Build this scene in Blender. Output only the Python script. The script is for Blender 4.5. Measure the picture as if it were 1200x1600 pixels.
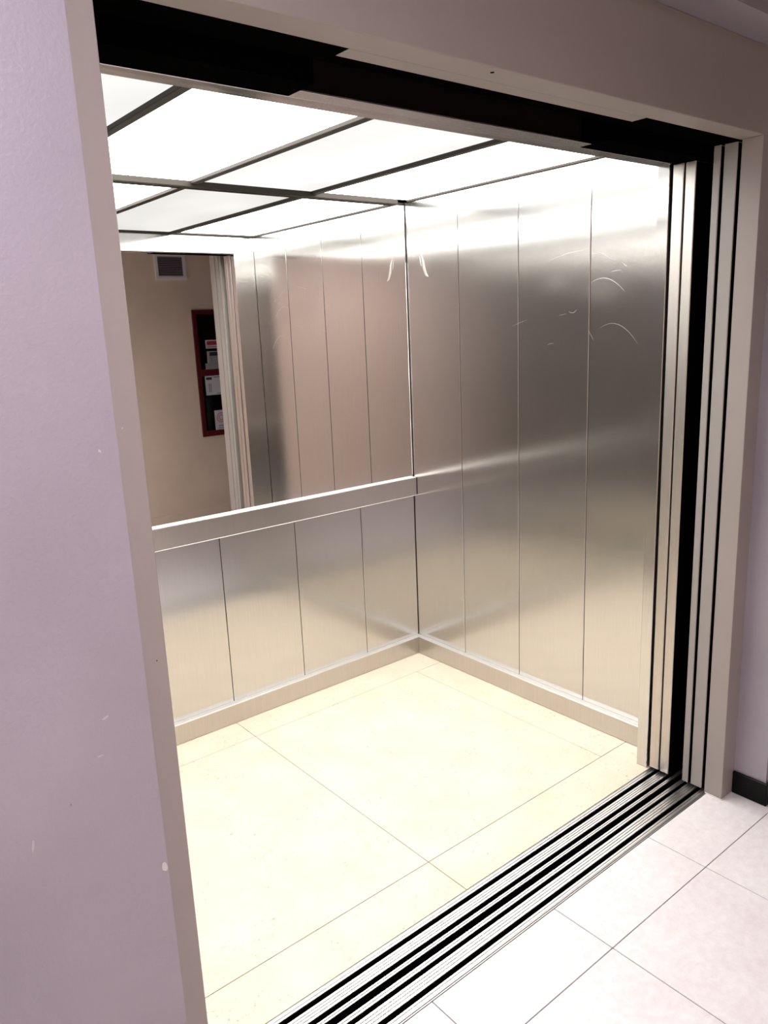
import bpy, bmesh, math, random
from mathutils import Vector, Matrix

random.seed(4)
for o in list(bpy.data.objects):
    bpy.data.objects.remove(o, do_unlink=True)
scene = bpy.context.scene
COL = scene.collection

# ------------------------------------------------------------------ camera
cam_d = bpy.data.cameras.new('camera')
cam = bpy.data.objects.new('camera', cam_d)
COL.objects.link(cam)
cam_d.sensor_fit = 'VERTICAL'
cam_d.sensor_height = 36.0
cam_d.lens = 1219.87 / 1600.0 * 36.0
cam_d.clip_start = 0.02
FWD = Vector((0.610062, 0.758744, -0.228325))
RGT = Vector((0.772542, -0.633613, -0.041393))
UPV = Vector((0.176076, 0.151138, 0.972705))
M = Matrix((RGT, UPV, -FWD)).transposed().to_4x4()
M.translation = Vector((-2.5641, -2.9371, 1.6777))
cam.matrix_world = M
scene.camera = cam

# ------------------------------------------------------------------ world, exposure
world = bpy.data.worlds.new('world')
scene.world = world
world.use_nodes = True
world.node_tree.nodes['Background'].inputs[0].default_value = (0, 0, 0, 1)
world.node_tree.nodes['Background'].inputs[1].default_value = 0.0
vs = scene.view_settings
vs.view_transform = 'Standard'
vs.look = 'None'
vs.exposure = 0.0
vs.gamma = 1.0
vs.use_curve_mapping = False

# light levels
CAR_LIGHT = (0.92, 12.4, 1.00, 11.2)          # the four diffusers, left to right
CAR_COLOR = (1.0, 0.985, 0.955)
HALL_COLOR = (0.95, 0.875, 1.0)
HALL_LAMPS = [(-2.46, -2.88, 37.0)]

# ------------------------------------------------------------------ dimensions (metres)
# x: along the doorway, 0 = right car wall; y: 0 = mirror wall, negative towards the hall; z: up
H, HD, ZS, ZN, ZC = 2.25, 2.1514, 2.1826, 2.414, 2.62
XL = -2.233                  # left car wall
D = 1.41                     # car depth
R = 0.1367                   # door return
HK, K = 0.0915, 0.030        # kick plate
RZ0, RZ1, RO = 0.8488, 0.9432, 0.0235
XM = XL / 2                  # middle of the car
YJ0, YJ1 = -1.6817, -1.7465  # landing frame, back and front
JR, JW = -0.1276, -0.0467    # right jamb
JL, JLW = -2.088, -2.170     # left jamb
YW = -1.86                   # hall face of the lift wall
YR = -3.80                   # opposite hall wall
NX0, NX1 = -1.584, -0.617    # middle section of both door heads

# ------------------------------------------------------------------ materials
def new_mat(name):
    m = bpy.data.materials.new(name)
    m.use_nodes = True
    nt = m.node_tree
    return m, nt, nt.nodes['Principled BSDF']

def link(nt, a, b):
    nt.links.new(a, b)

def plain(name, col, rough=0.5, metal=0.0, spec=0.5, coat=0.0):
    m, nt, p = new_mat(name)
    p.inputs['Base Color'].default_value = (*col, 1)
    p.inputs['Roughness'].default_value = rough
    p.inputs['Metallic'].default_value = metal
    p.inputs['Specular IOR Level'].default_value = spec
    p.inputs['Coat Weight'].default_value = coat
    return m

def geo_pos(nt):
    g = nt.nodes.new('ShaderNodeNewGeometry')
    return g.outputs['Position']

def mapped(nt, scale):
    mp = nt.nodes.new('ShaderNodeMapping')
    mp.inputs['Scale'].default_value = scale
    link(nt, geo_pos(nt), mp.inputs['Vector'])
    return mp.outputs['Vector']

def noise(nt, vec, scale, detail=3.0, rough=0.5):
    n = nt.nodes.new('ShaderNodeTexNoise')
    n.inputs['Scale'].default_value = scale
    n.inputs['Detail'].default_value = detail
    n.inputs['Roughness'].default_value = rough
    link(nt, vec, n.inputs['Vector'])
    return n.outputs['Fac']

def ramp(nt, fac, stops):
    r = nt.nodes.new('ShaderNodeValToRGB')
    els = r.color_ramp.elements
    while len(els) < len(stops):
        els.new(0.5)
    for e, (p, c) in zip(els, stops):
        e.position = p
        e.color = (*c, 1) if len(c) == 3 else c
    link(nt, fac, r.inputs['Fac'])
    return r.outputs['Color']

def mix(nt, fac, a, b, mode='MIX'):
    n = nt.nodes.new('ShaderNodeMix')
    n.data_type = 'RGBA'
    n.blend_type = mode
    if isinstance(fac, float):
        n.inputs[0].default_value = fac
    else:
        link(nt, fac, n.inputs[0])
    for sock, v in ((n.inputs[6], a), (n.inputs[7], b)):
        if isinstance(v, tuple):
            sock.default_value = (*v, 1)
        else:
            link(nt, v, sock)
    return n.outputs[2]

def bump(nt, p, height, strength, dist):
    b = nt.nodes.new('ShaderNodeBump')
    b.inputs['Strength'].default_value = strength
    b.inputs['Distance'].default_value = dist
    link(nt, height, b.inputs['Height'])
    link(nt, b.outputs['Normal'], p.inputs['Normal'])

def maprange(nt, fac, a, b):
    n = nt.nodes.new('ShaderNodeMapRange')
    n.inputs['To Min'].default_value = a
    n.inputs['To Max'].default_value = b
    link(nt, fac, n.inputs['Value'])
    return n.outputs['Result']

def steel(name, col, r0, r1, brush=(320, 320, 5), aniso=0.0, smudges=()):
    m, nt, p = new_mat(name)
    p.inputs['Metallic'].default_value = 1.0
    hair = noise(nt, mapped(nt, brush), 1.0, 4.0, 0.6)
    cloud = noise(nt, geo_pos(nt), 2.2, 3.0)
    c = ramp(nt, hair, [(0.25, tuple(x * 0.93 for x in col)), (0.75, tuple(min(1, x * 1.05) for x in col))])
    link(nt, c, p.inputs['Base Color'])
    rgh = maprange(nt, cloud, r0, r1)
    wob = nt.nodes.new('ShaderNodeTexNoise')
    wob.inputs['Scale'].default_value = 14.0
    link(nt, geo_pos(nt), wob.inputs['Vector'])
    for (sx, sy, sz, ry, rz, amt) in smudges:
        # hand-wiped haze on the metal: a soft blot of rougher surface
        mp = nt.nodes.new('ShaderNodeMapping')
        mp.vector_type = 'TEXTURE'
        mp.inputs['Location'].default_value = (sx, sy, sz)
        mp.inputs['Scale'].default_value = (1.0, ry, rz)
        ad = nt.nodes.new('ShaderNodeVectorMath')
        ad.operation = 'MULTIPLY_ADD'
        ad.inputs[1].default_value = (0.05, 0.05, 0.05)
        link(nt, wob.outputs['Color'], ad.inputs[0])
        link(nt, geo_pos(nt), ad.inputs[2])
        link(nt, ad.outputs['Vector'], mp.inputs['Vector'])
        gr = nt.nodes.new('ShaderNodeTexGradient')
        gr.gradient_type = 'SPHERICAL'
        link(nt, mp.outputs['Vector'], gr.inputs['Vector'])
        mu = nt.nodes.new('ShaderNodeMath')
        mu.operation = 'MULTIPLY_ADD'
        mu.inputs[1].default_value = amt
        link(nt, gr.outputs['Fac'], mu.inputs[0])
        link(nt, rgh, mu.inputs[2])
        rgh = mu.outputs[0]
    link(nt, rgh, p.inputs['Roughness'])
    if aniso:
        p.inputs['Anisotropic'].default_value = aniso
        t = nt.nodes.new('ShaderNodeTangent')
        t.direction_type = 'RADIAL'
        t.axis = 'Z'
        link(nt, t.outputs['Tangent'], p.inputs['Tangent'])
    return m

STEEL = steel('brushed_steel', (0.62, 0.61, 0.595), 0.165, 0.20, aniso=0.9,
              smudges=[(0.025, -0.87, 1.84, 0.13, 0.06, 0.045), (0.025, -1.07, 1.80, 0.15, 0.07, 0.06), (0.025, -0.10, 1.97, 0.05, 0.07, 0.05)])
STEEL_TRIM = steel('trim_steel', (0.63, 0.615, 0.595), 0.23, 0.28)
STEEL_KICK = steel('kick_steel', (0.56, 0.535, 0.505), 0.25, 0.32)
SATIN = plain('satin_edge', (0.86, 0.84, 0.80), 0.62, 1.0)
STEEL_DOOR = steel('door_steel', (0.60, 0.56, 0.52), 0.34, 0.42, (200, 200, 4))
BRIGHT = plain('polished_edge', (0.85, 0.84, 0.81), 0.12, 1.0)
MIRROR = plain('mirror_silver', (0.87, 0.86, 0.845), 0.012, 1.0)
ALU = steel('sill_aluminium', (0.70, 0.685, 0.675), 0.30, 0.42, (3, 260, 3))
ALU_DULL = steel('sill_edge_aluminium', (0.40, 0.385, 0.375), 0.4, 0.5, (3, 260, 3))
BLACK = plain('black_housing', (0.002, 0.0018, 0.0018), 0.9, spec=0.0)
GROOVE = plain('groove_black', (0.004, 0.0035, 0.0035), 0.9, spec=0.0)
FASCIA = plain('dark_fascia', (0.012, 0.007, 0.006), 0.7, spec=0.1)
BRONZE = plain('ceiling_frame_bronze', (0.030, 0.025, 0.019), 0.6, 0.0, 0.2)
SHADOW = plain('backing_dark', (0.05, 0.04, 0.035), 0.6)  # dark shell behind the car panels and ceiling
SKIRT = plain('black_skirting', (0.003, 0.003, 0.003), 0.35, spec=0.12)
SEAL = plain('white_sealant', (0.72, 0.70, 0.66), 0.6)
CHIP = plain('paint_chip', (0.62, 0.58, 0.58), 0.6)
WHITE = plain('white_enamel', (0.90, 0.88, 0.88), 0.45)
SLAT = plain('vent_slat', (0.42, 0.36, 0.41), 0.5)
VENTDARK = plain('vent_inside', (0.02, 0.015, 0.02), 0.7)
RED = plain('red_enamel', (0.10, 0.002, 0.004), 0.4)
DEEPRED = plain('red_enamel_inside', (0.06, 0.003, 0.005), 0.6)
PAPER = plain('paper_white', (0.62, 0.62, 0.66), 0.7)
INK = plain('ink_black', (0.02, 0.02, 0.025), 0.7)
INKGREY = plain('ink_grey', (0.22, 0.22, 0.24), 0.7)
INKRED = plain('ink_red', (0.50, 0.04, 0.05), 0.7)
INKPINK = plain('ink_pink', (0.60, 0.22, 0.22), 0.7)
OLIVE_REFLECT = plain('olive_reflection', (0.05, 0.06, 0.04), 0.35)  # dark green reflection in the cabinet glass, painted into the cylinder colour
GREYPLASTIC = plain('grey_plastic', (0.34, 0.33, 0.31), 0.5)
RUBBER = plain('black_rubber', (0.015, 0.015, 0.015), 0.6)

def paint(name, col, rough, var=0.06, bmp=0.25):
    m, nt, p = new_mat(name)
    pos = geo_pos(nt)
    big = noise(nt, pos, 2.5, 4.0)
    c = ramp(nt, big, [(0.3, tuple(x * (1 - var) for x in col)), (0.7, tuple(x * (1 + var) for x in col))])
    link(nt, c, p.inputs['Base Color'])
    p.inputs['Roughness'].default_value = rough
    bump(nt, p, noise(nt, pos, 170.0, 3.0), bmp, 0.0012)
    return m

WALLPAINT = paint('taupe_wall_paint', (0.355, 0.322, 0.357), 0.42, 0.10, 0.6)
FRAMEPAINT = paint('taupe_frame_paint', (0.34, 0.30, 0.275), 0.40, 0.03, 0.12)
CREAM = paint('cream_wall_paint', (0.86, 0.70, 0.545), 0.6)
CEILPAINT = paint('hall_ceiling_paint', (0.13, 0.11, 0.12), 0.8)

def car_stone():
    m, nt, p = new_mat('cream_limestone')
    pos = geo_pos(nt)
    base = ramp(nt, noise(nt, pos, 5.0, 6.0, 0.6), [(0.3, (0.80, 0.68, 0.52)), (0.7, (0.89, 0.79, 0.64))])
    v = nt.nodes.new('ShaderNodeTexVoronoi')
    v.inputs['Scale'].default_value = 22.0
    warp = nt.nodes.new('ShaderNodeMixRGB')
    warp.inputs[0].default_value = 0.12
    nn = nt.nodes.new('ShaderNodeTexNoise')
    nn.inputs['Scale'].default_value = 9.0
    nn.inputs['Detail'].default_value = 4.0
    link(nt, pos, nn.inputs['Vector'])
    link(nt, pos, warp.inputs[1])
    link(nt, nn.outputs['Color'], warp.inputs[2])
    link(nt, warp.outputs[0], v.inputs['Vector'])
    spots = ramp(nt, v.outputs['Distance'], [(0.05, (1, 1, 1)), (0.20, (0, 0, 0))])
    gate = ramp(nt, noise(nt, pos, 6.0, 5.0, 0.65), [(0.55, (0, 0, 0)), (0.68, (1, 1, 1))])
    fac = mix(nt, 1.0, spots, gate, 'MULTIPLY')
    fac = mix(nt, 1.0, fac, (0.8, 0.8, 0.8), 'MULTIPLY')
    col = mix(nt, fac, base, (0.42, 0.31, 0.22))
    pits = ramp(nt, noise(nt, pos, 70.0, 3.0, 0.75), [(0.57, (0, 0, 0)), (0.68, (0.8, 0.8, 0.8))])
    pgate = ramp(nt, noise(nt, mapped(nt, (7.0, 7.0, 7.0)), 1.0, 3.0), [(0.48, (0, 0, 0)), (0.62, (1, 1, 1))])
    pits = mix(nt, 1.0, pits, pgate, 'MULTIPLY')
    col = mix(nt, pits, col, (0.36, 0.28, 0.21))
    link(nt, col, p.inputs['Base Color'])
    p.inputs['Roughness'].default_value = 0.38
    return m

def hall_stone():
    m, nt, p = new_mat('pale_hall_tile')
    pos = geo_pos(nt)
    base = ramp(nt, noise(nt, pos, 4.0, 7.0, 0.65), [(0.3, (0.87, 0.815, 0.82)), (0.7, (0.95, 0.92, 0.92))])
    fine = ramp(nt, noise(nt, pos, 40.0, 5.0, 0.7), [(0.35, (0.90, 0.88, 0.87)), (0.7, (1, 1, 1))])
    col = mix(nt, 1.0, base, fine, 'MULTIPLY')
    link(nt, col, p.inputs['Base Color'])
    p.inputs['Roughness'].default_value = 0.36
    return m

LANDING_LEAF = paint('landing_leaf_grey', (0.33, 0.305, 0.28), 0.36, 0.04, 0.05)
CARTILE, HALLTILE = car_stone(), hall_stone()
CARGROUT = plain('car_grout', (0.11, 0.09, 0.075), 0.8)
HALLGROUT = plain('hall_grout', (0.16, 0.14, 0.14), 0.8)

def diffuser(name, strength, x0, x1):
    """opal sheet lit by fluorescent tubes lying behind it"""
    m = bpy.data.materials.new(name)
    m.use_nodes = True
    nt = m.node_tree
    nt.nodes.remove(nt.nodes['Principled BSDF'])
    out = nt.nodes['Material Output']
    e = nt.nodes.new('ShaderNodeEmission')
    e.inputs['Color'].default_value = (*CAR_COLOR, 1)
    f = noise(nt, mapped(nt, (2.4, 1.3, 1.0)), 1.0, 1.0)
    link(nt, maprange(nt, f, strength * 0.72, strength * 1.28), e.inputs['Strength'])
    link(nt, e.outputs[0], out.inputs['Surface'])
    return m

# ------------------------------------------------------------------ mesh helpers
def mesh_from(name, verts, faces, bevel=0.0, smooth=False):
    me = bpy.data.meshes.new(name)
    bm = bmesh.new()
    vs_ = [bm.verts.new(v) for v in verts]
    for f in faces:
        bm.faces.new([vs_[i] for i in f])
    bmesh.ops.recalc_face_normals(bm, faces=bm.faces)
    if bevel:
        bmesh.ops.bevel(bm, geom=list(bm.edges), offset=bevel, segments=1, affect='EDGES', clamp_overlap=True)
    if smooth:
        for f in bm.faces:
            f.smooth = True
    bm.to_mesh(me)
    bm.free()
    return me

def put(name, me, mat, parent=None):
    o = bpy.data.objects.new(name, me)
    if mat and not me.materials:
        me.materials.append(mat)
    COL.objects.link(o)
    if parent:
        o.parent = parent
    return o

BOXF = [(0, 1, 2, 3), (4, 7, 6, 5), (0, 4, 5, 1), (1, 5, 6, 2), (2, 6, 7, 3), (3, 7, 4, 0)]
def boxmesh(name, x0, x1, y0, y1, z0, z1, bevel=0.0):
    v = [(x0, y0, z0), (x1, y0, z0), (x1, y1, z0), (x0, y1, z0), (x0, y0, z1), (x1, y0, z1), (x1, y1, z1), (x0, y1, z1)]
    return mesh_from(name, v, BOXF, bevel)

def box(name, x, y, z, mat, parent=None, bevel=0.0):
    x0, x1 = sorted(x); y0, y1 = sorted(y); z0, z1 = sorted(z)
    return put(name, boxmesh(name, x0, x1, y0, y1, z0, z1, bevel), mat, parent)

def multi(name, boxes, mat, parent=None, bevel=0.0):
    """several abutting blocks that form one wall"""
    verts, faces = [], []
    for (x, y, z) in boxes:
        x0, x1 = sorted(x); y0, y1 = sorted(y); z0, z1 = sorted(z)
        b = len(verts)
        verts += [(x0, y0, z0), (x1, y0, z0), (x1, y1, z0), (x0, y1, z0), (x0, y0, z1), (x1, y0, z1), (x1, y1, z1), (x0, y1, z1)]
        faces += [tuple(i + b for i in f) for f in BOXF]
    return put(name, mesh_from(name, verts, faces, bevel), mat, parent)

def prism(name, poly, z0, z1, mat, parent=None, bevel=0.0):
    n = len(poly)
    v = [(x, y, z0) for x, y in poly] + [(x, y, z1) for x, y in poly]
    f = [tuple(range(n)), tuple(range(n, 2 * n))] + [(i, (i + 1) % n, n + (i + 1) % n, n + i) for i in range(n)]
    return put(name, mesh_from(name, v, f, bevel), mat, parent)

def lathe(name, prof, center, mat, parent=None, seg=28, axis='z'):
    """prof: (radius, height) pairs"""
    v, f = [], []
    for r, h in prof:
        for i in range(seg):
            a = 2 * math.pi * i / seg
            p = (r * math.cos(a), r * math.sin(a), h)
            if axis == 'y':
                p = (p[0], p[2], p[1])
            v.append((center[0] + p[0], center[1] + p[1], center[2] + p[2]))
    for j in range(len(prof) - 1):
        for i in range(seg):
            k = (i + 1) % seg
            f.append((j * seg + i, j * seg + k, (j + 1) * seg + k, (j + 1) * seg + i))
    f.append(tuple(range(seg)))
    f.append(tuple(range((len(prof) - 1) * seg, len(prof) * seg)))
    return put(name, mesh_from(name, v, f, 0, False), mat, parent)

def tube(name, pts, rad, mat, parent=None, seg=8):
    v, f = [], []
    pts = [Vector(p) for p in pts]
    for i, p in enumerate(pts):
        t = (pts[min(i + 1, len(pts) - 1)] - pts[max(i - 1, 0)]).normalized()
        a = t.orthogonal().normalized() if i == 0 else (a - t * a.dot(t)).normalized()
        b = t.cross(a)
        for k in range(seg):
            w = 2 * math.pi * k / seg
            v.append(tuple(p + rad * (math.cos(w) * a + math.sin(w) * b)))
    for j in range(len(pts) - 1):
        for i in range(seg):
            k = (i + 1) % seg
            f.append((j * seg + i, j * seg + k, (j + 1) * seg + k, (j + 1) * seg + i))
    f += [tuple(range(seg)), tuple(range((len(pts) - 1) * seg, len(pts) * seg))]
    return put(name, mesh_from(name, v, f, 0, True), mat, parent)

def empty(name, loc=(0, 0, 0)):
    # parts are built in world coordinates; the Empty stays at the origin of the place
    o = bpy.data.objects.new(name, None)
    o.empty_display_size = 0.1
    COL.objects.link(o)
    return o

def tag(o, label, cat, group=None):
    o['label'] = label
    o['category'] = cat
    if group:
        o['group'] = group
    return o

def struct(o, label=None):
    o['kind'] = 'structure'
    if label:
        o['label'] = label
    return o

# ================================================================== THE LIFT CAR
G = 0.0015                                   # half of a panel seam
PT = 0.004                                   # panel thickness
# right wall
wr = struct(box('wall_car_right', (PT, 0.03), (-D, 0.03), (0, H), SHADOW), 'brushed steel right wall of the lift car in tall panels')
ys = [0.0, -0.3471, -0.6973, -1.0534, -D]
for i in range(4):
    box('panel', (0, PT - 0.0002), (ys[i] - G, ys[i + 1] + G), (0.001, H - 0.001), STEEL, wr, 0.0013)
# left wall
wl = struct(box('wall_car_left', (XL - 0.03, XL - PT), (-D, 0.03), (0, H), SHADOW), 'brushed steel left wall of the lift car')
for i in range(4):
    box('panel', (XL - PT + 0.0002, XL), (ys[i] - G, ys[i + 1] + G), (0.001, H - 0.001), STEEL, wl, 0.0009)
# back wall: panels below the rail, mirror above
wb = struct(box('wall_car_back', (XL - 0.0295, 0.0295), (0.012, 0.04), (0, H), SHADOW), 'back wall of the lift car, steel panels below the mirror')
xs = [-0.002, -0.347, -0.726, -1.104, -1.482, -1.860, XL + 0.002]
for i in range(6):
    box('panel', (xs[i] - G, xs[i + 1] + G), (0, 0.0118), (0.001, RZ0 + 0.03), STEEL, wb, 0.0013)
mir = tag(empty('wall_mirror'), 'large frameless mirror filling the back wall above the handrail', 'mirror')
box('glass', (XL + 0.004, -0.006), (0.0, 0.0118), (RZ0 + 0.032, H - 0.016), MIRROR, mir)
# chipped, bright right edge of the mirror
ev = []
random.seed(11)
zz = 0.955
edge_pts = []
while zz < 2.02:
    w = 0.0012 + 0.0030 * random.random() * (1.0 if 1.05 < zz < 1.95 else 0.4)
    edge_pts.append((zz, w))
    zz += 0.035 + 0.05 * random.random()
v, f = [], []
for (z, w) in edge_pts:
    v += [(-0.0058, -0.0007, z), (-0.0058 - w, -0.0007, z), (-0.0058 - w, 0.0004, z), (-0.0058, 0.0004, z)]
for i in range(len(edge_pts) - 1):
    a, b = 4 * i, 4 * i + 4
    for k in range(4):
        f.append((a + k, a + (k + 1) % 4, b + (k + 1) % 4, b + k))
f += [(0, 1, 2, 3), tuple(4 * (len(edge_pts) - 1) + k for k in range(4))]
e = put('chipped_edge', mesh_from('chipped_edge', v, f), plain('chipped_glass', (0.86, 0.84, 0.80), 0.5), mir)
e['label'] = 'bright chipped edge of the mirror'
# handrail
hr = tag(empty('handrail'), 'flat steel handrail band across the back wall under the mirror', 'handrail')
box('rail_band', (XL + 0.003, -0.003), (-RO, -0.0004), (RZ0 + 0.0026, RZ1 - 0.0024), STEEL_TRIM, hr, 0.0010)
box('bottom_edge', (XL + 0.003, -0.003), (-RO - 0.0006, -0.0004), (RZ0, RZ0 + 0.0025), SATIN, hr, 0.0008)
box('top_edge', (XL + 0.003, -0.003), (-RO, -0.0004), (RZ1 - 0.0023, RZ1), SATIN, hr, 0.0008)
# kick plates
bk = struct(box('baseboard_car_back', (XL + 0.001, -0.001), (-K, -0.0004), (0.001, HK - 0.002), STEEL_KICK, None, 0.0012), 'steel kick plate along the back wall')
box('top_edge', (XL + 0.001, -0.001), (-K, -0.0004), (HK - 0.0019, HK), SATIN, bk, 0.0007)
bk = struct(box('baseboard_car_right', (-K, -0.0004), (-D + 0.001, -K - 0.0005), (0.001, HK - 0.002), STEEL_KICK, None, 0.0012), 'steel kick plate along the right wall')
box('top_edge', (-K, -0.0004), (-D + 0.001, -K - 0.0005), (HK - 0.0019, HK), SATIN, bk, 0.0007)
bk = struct(box('baseboard_car_left', (XL + 0.0004, XL + K), (-D + 0.001, -K - 0.0005), (0.001, HK - 0.002), STEEL_KICK, None, 0.0012), 'steel kick plate along the left wall')
box('top_edge', (XL + 0.0004, XL + K), (-D + 0.001, -K - 0.0005), (HK - 0.0019, HK), SATIN, bk, 0.0007)

# scuffs and scratches on the right wall
def ribbon(name, pts, width, mat, parent, off=0.0006):
    """thin raised scratch lying on the plane x = 0; pts are (y, z)"""
    v, f = [], []
    n = len(pts)
    for i, (y, z) in enumerate(pts):
        a = pts[max(i - 1, 0)]; b = pts[min(i + 1, n - 1)]
        dy, dz = b[0] - a[0], b[1] - a[1]
        l = math.hypot(dy, dz) or 1
        w = width * math.sin(math.pi * (i + 0.35) / (n - 0.3)) * 0.5
        ny, nz = -dz / l * w, dy / l * w
        v += [(-off, y + ny, z + nz), (-off, y - ny, z - nz), (0.0002, y + ny, z + nz), (0.0002, y - ny, z - nz)]
    for i in range(n - 1):
        a, b = 4 * i, 4 * i + 4
        f += [(a, a + 1, b + 1, b), (a, b, b + 2, a + 2), (a + 1, a + 3, b + 3, b + 1), (a + 2, b + 2, b + 3, a + 3)]
    f += [(0, 2, 3, 1), (4 * n - 4, 4 * n - 3, 4 * n - 1, 4 * n - 2)]
    return put(name, mesh_from(name, v, f), mat, parent)

SCRATCH = plain('scratched_steel', (0.60, 0.575, 0.545), 0.33, 1.0)
def curve(p, q, sag, n=9):
    out = []
    for i in range(n):
        t = i / (n - 1)
        out.append((p[0] + (q[0] - p[0]) * t, p[1] + (q[1] - p[1]) * t + sag * 4 * t * (1 - t)))
    return out
for p, q, sag, w in [((-0.863, 1.912), (-1.030, 1.935), 0.008, 0.0045), ((-1.062, 1.93), (-1.16, 1.885), 0.006, 0.004),
                     ((-1.058, 1.815), (-1.205, 1.775), 0.030, 0.0085), ((-1.14, 1.845), (-1.19, 1.85), 0.003, 0.004),
                     ((-1.10, 1.645), (-1.268, 1.585), 0.042, 0.004), ((-0.955, 1.715), (-0.995, 1.72), -0.01, 0.006),
                     ((-0.66, 1.665), (-0.745, 1.69), 0.0, 0.003), ((-0.85, 1.585), (-0.885, 1.59), 0.004, 0.0045),
                     ((-0.905, 1.70), (-0.945, 1.705), 0.0, 0.003), ((-1.20, 1.87), (-1.215, 1.86), 0.0, 0.006),
                     ((-1.05, 1.64), (-1.075, 1.60), 0.0, 0.003)]:
    ribbon('scratch', curve(p, q, sag), w * 0.32, SCRATCH, wr, 0.0004)
for pts, w in [([(-0.105, 2.005), (-0.118, 1.975), (-0.122, 1.945), (-0.135, 1.915), (-0.150, 1.905)], 0.016),
               ([(-0.093, 2.00), (-0.100, 1.975), (-0.104, 1.955)], 0.006)]:
    ribbon('scuff', pts, w, SCRATCH, wr)

# floor of the car
fc = struct(box('floor_car', (XL, 0), (-1.4625, 0.012), (-0.03, -0.0022), CARGROUT), 'cream limestone floor of the lift car with narrow border tiles')
g = 0.0012
XF, XFR, XFL, YFB, YFF, YS = -1.1167, -0.192, XL + 0.192, -0.193, -1.289, -1.4622
for (x0, x1, y0, y1) in [(XF, -0.0005, YFB, -0.0005), (XL, XF, YFB, -0.0005), (XF, XFR, YFF, YFB), (XFL, XF, YFF, YFB),
                         (XFR, -0.0005, YFF, YFB), (XL, XFL, YFF, YFB), (XF, -0.0005, YS, YFF), (XL, XF, YS, YFF)]:
    box('tile', (x0 + g, x1 - g), (y0 + g, y1 - g), (-0.012, 0.0), CARTILE, fc, 0.0005)

# door returns and head of the car
def return_wall(name, x0, x1):
    o = struct(empty(name), 'brushed steel front return beside the car doors')
    box('panel', (x0, x1), (-1.4536, -D), (0.0005, H - 0.0005), STEEL, o, 0.0015)
    return o
return_wall('wall_return_right', -R, -0.0003)
return_wall('wall_return_left', XL + 0.0003, XL + R)
hd = struct(empty('trim_1'), 'steel head over the car doors')
box('head_panel', (XL + R + 0.0008, -R - 0.0008), (-1.461, -D), (HD, H - 0.0005), STEEL, hd, 0.0012)
box('head_lip', (NX0, NX1), (-1.504, -1.4611), (HD + 0.0004, HD + 0.005), STEEL_TRIM, hd, 0.001)
box('fascia', (NX0, NX1), (-1.4695, -1.4612), (HD + 0.0055, 2.46), FASCIA, hd)

# ceiling of the car
cc = struct(box('ceiling_car', (XL - 0.03, 0.03), (-1.461, 0.04), (H + 0.05, H + 0.09), SHADOW), 'ceiling of the lift car with dark frame around light panels')
XC = [-1.6325, -1.0858, -0.5322]
for i, x in enumerate(XC):
    box('frame_bar', (x - 0.0145, x + 0.0145), (-1.3845, -0.0265), (H - 0.006, H + 0.02), BRONZE, cc, 0.002)
box('frame_bar', (XL + 0.001, -0.062), (-0.026, -0.001), (H - 0.016, H + 0.02), BRONZE, cc, 0.002)
box('frame_bar', (XL + 0.001, -0.001), (-D + 0.001, -1.385), (H - 0.004, H + 0.02), BRONZE, cc, 0.002)
box('frame_bar', (-0.011, -0.0005), (-1.3845, -0.0265), (H - 0.003, H + 0.02), BRONZE, cc, 0.001)
box('frame_bar', (XL + 0.0005, XL + 0.011), (-1.3845, -0.0265), (H - 0.003, H + 0.02), BRONZE, cc, 0.001)
labels = ['ceiling light panel at the left, cut off by the wall edge', 'widest visible ceiling light panel, glowing plain white, second from left',
          'greyish ceiling light panel between two brighter white ones', 'ceiling light panel beside the right steel wall']
bounds = [XL + 0.012, XC[0], XC[1], XC[2], -0.0115]
for i in range(4):
    t = tag(empty('ceiling_light_panel'), labels[i], 'ceiling light', 'light panels in the lift ceiling')
    a = bounds[i] + (0.0155 if i else 0); b = bounds[i + 1] - (0.0155 if i < 3 else 0)
    box('diffuser', (a, b), (-1.384, -0.027), (H + 0.006, H + 0.012), diffuser('opal_diffuser_%d' % i, CAR_LIGHT[i], a, b), t)

# ================================================================== DOORS, SILLS, HEAD
def mirrorx(x):
    return (2 * XM - x[1], 2 * XM - x[0])
SLIDE = [((-R, 0.36), (-1.5027, -1.4650), 2.1485), ((-R + 0.001, 0.36), (-1.5426, -1.5080), 2.1485),
         ((-0.1325, 0.36), (-1.6200, -1.5970), 2.1790), ((-0.1300, 0.36), (-1.6715, -1.6295), 2.1790)]
LEAVES = ['steel sliding leaf at right, nearest the car return', 'steel sliding leaf at right, beside the black gap on the car side',
          'grey sliding leaf at right, beside the black gap on the hall side', 'grey sliding leaf at right, next to the door frame',
          'steel sliding leaf in the left pocket, nearest the car return', 'steel sliding leaf in the left pocket beside the gap',
          'grey sliding leaf in the left pocket beside the gap', 'grey sliding leaf in the left pocket next to the frame']
n = 1
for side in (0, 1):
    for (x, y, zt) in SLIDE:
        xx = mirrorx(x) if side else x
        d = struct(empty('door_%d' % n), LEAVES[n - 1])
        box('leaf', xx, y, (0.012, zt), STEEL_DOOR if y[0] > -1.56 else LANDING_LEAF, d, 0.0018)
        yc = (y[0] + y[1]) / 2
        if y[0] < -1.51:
            box('dark_sheet', (xx[0] + 0.003, xx[1] - 0.003), (y[0] - 0.0010, y[0] - 0.0001), (0.015, zt - 0.004), BLACK, d)  # black sheet on the leaf face, paints the shade in the door gaps
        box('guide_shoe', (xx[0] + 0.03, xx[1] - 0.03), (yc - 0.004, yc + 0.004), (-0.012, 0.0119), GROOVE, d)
        n += 1

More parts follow.
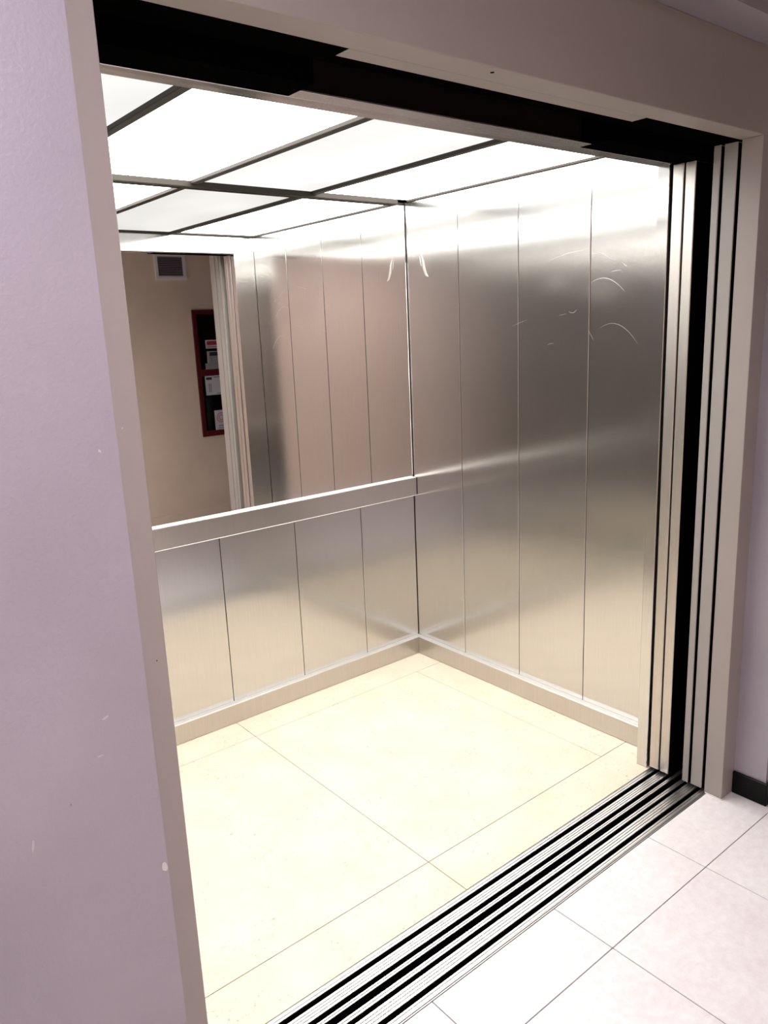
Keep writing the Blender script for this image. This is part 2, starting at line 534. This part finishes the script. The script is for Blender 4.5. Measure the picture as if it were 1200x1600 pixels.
def sill(name, label, ribs, y_lo, y_hi):
    o = tag(empty(name), label, 'door sill')
    x0, x1 = XL - 0.35, 0.35
    box('channel', (x0, x1), (y_lo, y_hi), (-0.045, -0.018), GROOVE, o)
    for (a, b, m, rm) in ribs:
        w = (b - a) / m
        for k in range(m):
            box('rib_shade', (x0, x1), (a + k * w, a + (k + 1) * w), (-0.0178, -0.0042), GROOVE, o)  # blackened block under the rib, painting the shade inside the grooves
            box('rib', (x0, x1), (a + k * w + (0.0007 if k else 0), a + (k + 1) * w - (0.0007 if k < m - 1 else 0)), (-0.004, 0.0), rm, o, 0.0006)
    return o
sill('car_door_sill', 'grooved aluminium door sill on the lift car side of the gap',
     [(-1.4825, -1.4665, 2, ALU), (-1.4665, -1.4632, 1, ALU_DULL), (-1.532, -1.4985, 4, ALU), (-1.5600, -1.5475, 2, ALU)], -1.5600, -1.4632)
sill('landing_door_sill', 'grooved aluminium door sill along the pale hall tiles',
     [(-1.5965, -1.5815, 2, ALU), (-1.6475, -1.611, 4, ALU), (-1.6785, -1.6635, 2, ALU), (-1.689, -1.6785, 2, ALU_DULL)], -1.689, -1.5815)

# black door gear above the leaves
gear = struct(empty('trim_2'), 'black door gear in the head of the doorway')
for side in (0, 1):
    xx = (NX1 + 0.0005, 0.36)
    xx = mirrorx(xx) if side else xx
    if side:
        xx = (xx[0], NX0 - 0.0005)
    box('car_hanger', xx, (-1.556, -1.4625), (HD + 0.0005, 2.46), BLACK, gear)
    box('landing_hanger', xx, (-1.6735, -1.597), (ZS + 0.0005, 2.46), BLACK, gear)
box('track_cover', (XL - 0.36, 0.36), (-1.596, -1.557), (2.196, 2.46), BLACK, gear)
box('track_cover', (NX0, NX1), (-1.630, -1.5965), (2.21, 2.46), BLACK, gear)
box('shaft_cap', (XL - 0.36, 0.36), (-1.674, -1.4625), (2.461, 2.48), BLACK, gear)

# ================================================================== LANDING FRAME AND HALL
fr = struct(empty('trim_3'), 'taupe painted steel frame around the lift doorway')
box('jamb', (JR, JW), (YJ1, YJ0), (0.0, ZS), FRAMEPAINT, fr, 0.0015)
box('jamb', (JLW, JL), (YJ1, YJ0), (0.0, ZS), FRAMEPAINT, fr, 0.0015)
box('lintel', (JLW, JW), (YJ1, -1.6743), (ZS, ZN), FRAMEPAINT, fr, 0.0015)
box('lintel_lip', (NX0, NX1), (-1.6742, -1.630), (ZS + 0.0003, ZS + 0.006), FRAMEPAINT, fr, 0.001)
hole = lathe('screw_hole', [(0.0045, -0.0006), (0.0045, 0.002)], (-1.250, -1.7202, ZS), BLACK, fr, 12)
for (a, b, yy) in [((JR - 0.003, JR), (YJ1 - 0.003, YJ0 - 0.004), 0), ((JR - 0.003, JW - 0.013), (YJ1 - 0.004, YJ1), 0), ((JL, JL + 0.003), (YJ1 - 0.003, YJ0 - 0.004), 0)]:
    box('sealant', a, b, (0.0002, 0.004), SEAL, fr, 0.0008)

HX0, HX1 = -4.6, 2.6
struct(multi('wall_front', [((HX0, JLW), (YW, -1.70), (0, ZN)), ((JW, HX1), (YW, -1.70), (0, ZN)), ((HX0, HX1), (YW, -1.70), (ZN, ZC))], WALLPAINT),
       'mauve grey painted hall wall around the lift')
wf = bpy.data.objects['wall_front']
# hall side skirting
bb = struct(empty('baseboard_front'), 'glossy black skirting at the foot of the hall wall')
ST, SH = 0.011, 0.086
box('skirting', (JW - ST, JW - 0.0003), (YW - ST, YJ1 - 0.0006), (0.0003, SH), SKIRT, bb, 0.003)
box('skirting', (JW + 0.0005, HX1), (YW - ST, YW - 0.0003), (0.0003, SH), SKIRT, bb, 0.003)
box('skirting', (JLW + 0.0003, JLW + ST), (YW - ST, YJ1 - 0.0006), (0.0003, SH), SKIRT, bb, 0.003)
box('skirting', (HX0, JLW - 0.0005), (YW - ST, YW - 0.0003), (0.0003, SH), SKIRT, bb, 0.003)

# opposite wall with the cabinet recess
CX0, CX1, CZ0, CZ1 = 0.712, 1.44, 0.760, 1.915
struct(multi('wall_rear', [((HX0, CX0 + 0.03), (YR - 0.18, YR), (0, ZC)), ((CX1 - 0.03, HX1), (YR - 0.18, YR), (0, ZC)),
                           ((CX0 + 0.03, CX1 - 0.03), (YR - 0.18, YR), (0, CZ0 + 0.03)), ((CX0 + 0.03, CX1 - 0.03), (YR - 0.18, YR), (CZ1 - 0.03, ZC))], CREAM),
       'cream hall wall seen in the mirror')
struct(box('baseboard_rear', (HX0, HX1), (YR + 0.0003, YR + ST), (0.0003, SH), CREAM, None, 0.003))
struct(box('wall_left', (HX0 - 0.12, HX0), (YR - 0.18, -1.70), (0, ZC), WALLPAINT))
struct(box('wall_right', (HX1, HX1 + 0.12), (YR - 0.18, -1.70), (0, ZC), WALLPAINT))
struct(box('ceiling', (HX0 - 0.12, HX1 + 0.12), (YR - 0.18, -1.70), (ZC, ZC + 0.1), CEILPAINT), 'dim painted ceiling of the hall')

# hall floor
fh = struct(box('floor', (HX0, HX1), (YR, -1.6895), (-0.04, -0.0025), HALLGROUT), 'pale stone tile floor of the hall')
T, TX0, TY0, gp = 0.4885, -0.4950, -1.8905, 0.0013
full = boxmesh('tile', -T / 2 + gp, T / 2 - gp, -T / 2 + gp, T / 2 - gp, -0.012, 0.0, 0.0008)
full.materials.append(HALLTILE)
kmin = math.floor((HX0 - TX0) / T); kmax = math.ceil((HX1 - TX0) / T)
for k in range(kmin, kmax):
    x0, x1 = TX0 + k * T, TX0 + (k + 1) * T
    for j in range(0, 5):
        y1 = TY0 - j * T; y0 = y1 - T
        a, b, c = max(x0, HX0), min(x1, HX1), max(y0, YR)
        if y1 - c < 0.02 or b - a < 0.02:
            continue
        if a == x0 and b == x1 and c == y0:
            o = put('tile', full, None, fh); o.location = ((x0 + x1) / 2, (y0 + y1) / 2, 0)
        else:
            box('tile', (a + gp, b - gp), (c + gp, y1 - gp), (-0.012, 0), HALLTILE, fh, 0.0008)
    # cut row against the sill, inside the doorway niche
    a, b = max(x0, HX0), min(x1, HX1)
    yb, yn, yo = TY0 + gp, -1.690 - 0.0005, YW
    if a >= JLW and b <= JW:
        box('tile', (a + gp, b - gp), (yb, yn), (-0.012, 0), HALLTILE, fh, 0.0008)
    elif b <= JLW or a >= JW:
        box('tile', (a + gp, b - gp), (yb, yo), (-0.012, 0), HALLTILE, fh, 0.0008)
    elif a < JW < b:
        prism('tile', [(a + gp, yb), (b - gp, yb), (b - gp, yo), (JW, yo), (JW, yn), (a + gp, yn)], -0.012, 0, HALLTILE, fh, 0.0008)
    else:
        prism('tile', [(a + gp, yb), (b - gp, yb), (b - gp, yn), (JLW, yn), (JLW, yo), (a + gp, yo)], -0.012, 0, HALLTILE, fh, 0.0008)

# chips and scuffs in the paint of the wall on the left
def flake(parent, x, z, w, h, tilt, y=YW, mat=CHIP):
    n_ = 9
    pts = []
    for i in range(n_):
        a = 2 * math.pi * i / n_
        r = 0.75 + 0.35 * random.random()
        px, pz = w * r * math.cos(a), h * r * math.sin(a)
        pts.append((x + px * math.cos(tilt) - pz * math.sin(tilt), z + px * math.sin(tilt) + pz * math.cos(tilt)))
    v = [(px, y - 0.0005, pz) for px, pz in pts] + [(px, y + 0.0003, pz) for px, pz in pts]
    f = [tuple(range(n_)), tuple(range(n_, 2 * n_))] + [(i, (i + 1) % n_, n_ + (i + 1) % n_, n_ + i) for i in range(n_)]
    o = put('paint_chip', mesh_from('paint_chip', v, f), mat, parent)
    return o
random.seed(5)
flake(wf, -2.1755, 0.860, 0.0045, 0.009, 0.1)
flake(wf, -2.358, 0.989, 0.002, 0.011, -0.15, mat=plain('paint_scuff', (0.50, 0.45, 0.46), 0.5))
SC2 = bpy.data.materials['paint_scuff']
flake(wf, -2.236, 1.142, 0.006, 0.002, 0.3, mat=SC2)
flake(wf, -2.250, 1.086, 0.005, 0.0012, 0.1, mat=SC2)
flake(wf, -2.300, 1.028, 0.0012, 0.002, 0.1, mat=INKGREY)
flake(wf, -2.196, 1.53, 0.002, 0.003, 0.6, mat=SC2)
flake(fr, -2.106, 1.155, 0.0011, 0.0014, 0, y=YJ1, mat=INK)
flake(fr, -2.118, 1.545, 0.0016, 0.0014, 0, y=YJ1, mat=SC2)

# ------------------------------------------------------------------ vent on the opposite wall
vt = tag(empty('wall_vent'), 'small white louvred air vent high on the cream wall in the mirror', 'vent')
VX0, VX1, VZ0, VZ1 = 0.408, 0.700, 2.178, 2.402
fw = 0.030
box('frame', (VX0, VX1), (YR + 0.0002, YR + 0.016), (VZ0, VZ0 + fw), WHITE, vt, 0.002)
box('frame', (VX0, VX1), (YR + 0.0002, YR + 0.016), (VZ1 - fw, VZ1), WHITE, vt, 0.002)
box('frame', (VX0, VX0 + fw), (YR + 0.0002, YR + 0.016), (VZ0 + fw, VZ1 - fw), WHITE, vt, 0.002)
box('frame', (VX1 - fw, VX1), (YR + 0.0002, YR + 0.016), (VZ0 + fw, VZ1 - fw), WHITE, vt, 0.002)
box('dark_sheet', (VX0 + fw, VX1 - fw), (YR + 0.0002, YR + 0.002), (VZ0 + fw, VZ1 - fw), VENTDARK, vt)
ns = 11
for i in range(ns):
    z = VZ0 + fw + (i + 0.5) * (VZ1 - VZ0 - 2 * fw) / ns
    h = 0.0052
    v = []
    for x in (VX0 + fw, VX1 - fw):
        v += [(x, YR + 0.003, z + h), (x, YR + 0.0042, z + h), (x, YR + 0.014, z - h), (x, YR + 0.0128, z - h)]
    put('slat', mesh_from('slat', v, [(0, 1, 2, 3), (4, 5, 6, 7), (0, 1, 5, 4), (1, 2, 6, 5), (2, 3, 7, 6), (3, 0, 4, 7)]), SLAT, vt)

# ------------------------------------------------------------------ red fire cabinet on the opposite wall
fcab = tag(empty('fire_cabinet'), 'red fire cabinet with notices on the cream wall in the mirror', 'cabinet')
q = 0.042
ya, yb2 = YR + 0.0004, YR + 0.016
box('frame_side', (CX0, CX0 + q), (ya, yb2), (CZ0, CZ1), RED, fcab, 0.002)
box('frame_side', (CX1 - q, CX1), (ya, yb2), (CZ0, CZ1), RED, fcab, 0.002)
box('frame_rail', (CX0 + q, CX1 - q), (ya, yb2), (CZ0, CZ0 + 0.052), RED, fcab, 0.002)
box('frame_rail', (CX0 + q, CX1 - q), (ya, yb2), (CZ1 - 0.040, CZ1), RED, fcab, 0.002)
box('frame_rail', (CX0 + q, CX1 - q), (ya, yb2), (1.319, 1.380), RED, fcab, 0.002)
bx0, bx1, bz0, bz1, byb = CX0 + 0.0305, CX1 - 0.0305, CZ0 + 0.0305, CZ1 - 0.0305, YR - 0.165
box('back', (bx0, bx1), (byb, byb + 0.003), (bz0, bz1), DEEPRED, fcab)
box('side', (bx0, bx0 + 0.003), (byb + 0.003, ya), (bz0, bz1), DEEPRED, fcab)
box('side', (bx1 - 0.003, bx1), (byb + 0.003, ya), (bz0, bz1), DEEPRED, fcab)
box('shelf', (bx0 + 0.003, bx1 - 0.003), (byb + 0.003, ya), (bz0, bz0 + 0.003), DEEPRED, fcab)
box('shelf', (bx0 + 0.003, bx1 - 0.003), (byb + 0.003, ya), (1.335, 1.340), DEEPRED, fcab)
box('shelf', (bx0 + 0.003, bx1 - 0.003), (byb + 0.003, ya), (bz1 - 0.003, bz1), DEEPRED, fcab)
gm, gnt, gp_ = new_mat('cabinet_glass')
gp_.inputs['Base Color'].default_value = (0.55, 0.57, 0.55, 1)
gp_.inputs['Roughness'].default_value = 0.03
gp_.inputs['Transmission Weight'].default_value = 1.0
gp_.inputs['IOR'].default_value = 1.05
gl = YR + 0.004
for (z0, z1) in ((CZ0 + 0.052, 1.319), (1.380, CZ1 - 0.040)):
    box('pane', (CX0 + q, CX1 - q), (gl, gl + 0.004), (z0, z1), gm, fcab)
# notices stuck on the glass
def notice(parent, label, x0, x1, z0, z1, marks, mat=PAPER):
    o = box('notice', (x0, x1), (gl + 0.0042, gl + 0.0058), (z0, z1), mat, parent)
    o['label'] = label
    for (a, b, c, d_, mm) in marks:
        box('print', (x0 + a * (x1 - x0), x0 + b * (x1 - x0)), (gl + 0.0059, gl + 0.0064), (z0 + c * (z1 - z0), z0 + d_ * (z1 - z0)), mm, o)
    return o
notice(fcab, 'red and white sticker', 0.823, 0.99, 1.567, 1.643, [(0.07, 0.93, 0.40, 0.88, INKRED), (0.07, 0.93, 0.12, 0.24, INKPINK), (0.3, 0.8, 0.55, 0.62, INKPINK), (0.3, 0.7, 0.68, 0.76, INKPINK)])
notice(fcab, 'white paper notice with a black corner heading', 0.786, 1.05, 1.141, 1.318,
       [(0.04, 0.26, 0.80, 0.93, INK), (0.32, 0.9, 0.90, 0.94, INKGREY), (0.12, 0.16, 0.15, 0.62, INKGREY), (0.19, 0.22, 0.15, 0.62, INKGREY), (0.4, 0.85, 0.06, 0.10, INKGREY)])
lb = notice(fcab, 'white label with a red ring', 0.850, 0.985, 0.812, 0.995, [(0.25, 0.75, 0.18, 0.23, INKGREY), (0.15, 0.85, 0.07, 0.11, INKGREY)])
cx_, cz_ = 0.9175, 0.925
for r0, r1 in ((0.048, 0.039), (0.028, 0.020)):
    v, f = [], []
    for i in range(28):
        a = 2 * math.pi * i / 28
        for rr in (r0, r1):
            for yy in (gl + 0.0059, gl + 0.0064):
                v.append((cx_ + rr * math.cos(a), yy, cz_ + rr * math.sin(a)))
    for i in range(28):
        a, b = 4 * i, 4 * ((i + 1) % 28)
        f += [(a + 1, b + 1, b + 3, a + 3), (a, a + 2, b + 2, b), (a, b, b + 1, a + 1), (a + 2, a + 3, b + 3, b + 2)]
    put('ring_print', mesh_from('ring_print', v, f), INKPINK, lb)
# alarm module on the glass
am = box('alarm_module', (0.826, 0.945), (gl + 0.0042, gl + 0.030), (1.434, 1.543), GREYPLASTIC, fcab, 0.003)
am['label'] = 'grey alarm module'
box('screen', (0.842, 0.93), (gl + 0.0302, gl + 0.0315), (1.500, 1.534), INK, am)
box('button', (0.850, 0.862), (gl + 0.0302, gl + 0.034), (1.455, 1.475), INKGREY, am)
box('base_plate', (0.803, 0.96), (gl + 0.0042, gl + 0.012), (1.377, 1.433), GREYPLASTIC, fcab, 0.002)

# things inside the cabinet
def extinguisher(x, z, label, body, h, r):
    o = tag(empty('fire_extinguisher'), label, 'extinguisher', 'extinguishers in the cabinet')
    y = YR - 0.085
    lathe('cylinder', [(r * 0.9, 0), (r, 0.01), (r, h * 0.72), (r * 0.85, h * 0.80), (r * 0.35, h * 0.86), (r * 0.3, h * 0.9)], (x, y, z), body, o)
    box('valve', (x - 0.016, x + 0.016), (y - 0.012, y + 0.012), (z + h * 0.9, z + h * 0.96), RUBBER, o, 0.002)
    box('lever', (x - 0.02, x + 0.07), (y - 0.007, y + 0.007), (z + h * 0.965, z + h), RUBBER, o, 0.002)
    tube('hose', [(x + 0.015, y, z + h * 0.93), (x + r + 0.02, y, z + h * 0.88), (x + r + 0.028, y, z + h * 0.6), (x + r + 0.018, y, z + h * 0.3)], 0.008, RUBBER, o)
    return o
extinguisher(0.832, bz0 + 0.0032, 'extinguisher behind the lower cabinet glass, olive from a painted reflection', OLIVE_REFLECT, 0.40, 0.062)

hs = tag(empty('fire_hose'), 'dark coiled hose behind the upper cabinet glass', 'hose')
pts = []
for i in range(150):
    a = 2 * math.pi * i / 30
    rr = 0.075 + 0.022 * (i / 30)
    pts.append((1.06 + rr * math.cos(a), YR - 0.10, 1.62 + rr * math.sin(a)))
tube('coil', pts, 0.010, plain('hose_red', (0.10, 0.01, 0.01), 0.6), hs, 6)
lathe('hub', [(0.05, -0.055), (0.05, 0.03)], (1.06, YR - 0.095, 1.62), RUBBER, hs, 20, 'y')
lathe('nozzle', [(0.016, 0), (0.012, 0.08), (0.009, 0.13), (0.012, 0.15)], (0.86, YR - 0.08, 1.6), RUBBER, hs, 14)

# ------------------------------------------------------------------ hall downlights
LENS = bpy.data.materials.new('downlight_lens')
LENS.use_nodes = True
_nt = LENS.node_tree
_nt.nodes.remove(_nt.nodes['Principled BSDF'])
_e = _nt.nodes.new('ShaderNodeEmission')
_e.inputs['Color'].default_value = (*HALL_COLOR, 1)
_e.inputs['Strength'].default_value = 6.0
link(_nt, _e.outputs[0], _nt.nodes['Material Output'].inputs['Surface'])
names = ['round hall ceiling downlight nearest the left wall']
for (x, y, pw), lab in zip(HALL_LAMPS, names):
    t = tag(empty('ceiling_downlight'), lab, 'downlight', 'downlights in the hall ceiling')
    lathe('ring', [(0.10, 0.0), (0.105, -0.008), (0.09, -0.012), (0.086, -0.001)], (x, y, ZC - 0.0005), WHITE, t, 28)
    lathe('lens', [(0.084, 0.0), (0.084, -0.004)], (x, y, ZC - 0.013), LENS, t, 28)
    ld = bpy.data.lights.new('downlight_lamp', 'AREA')
    ld.shape = 'DISK'
    ld.size = 0.16
    ld.energy = pw
    ld.color = HALL_COLOR
    lo = bpy.data.objects.new('downlight_lamp', ld)
    COL.objects.link(lo)
    lo.location = (x, y, ZC - 0.024)
    lo.parent = t
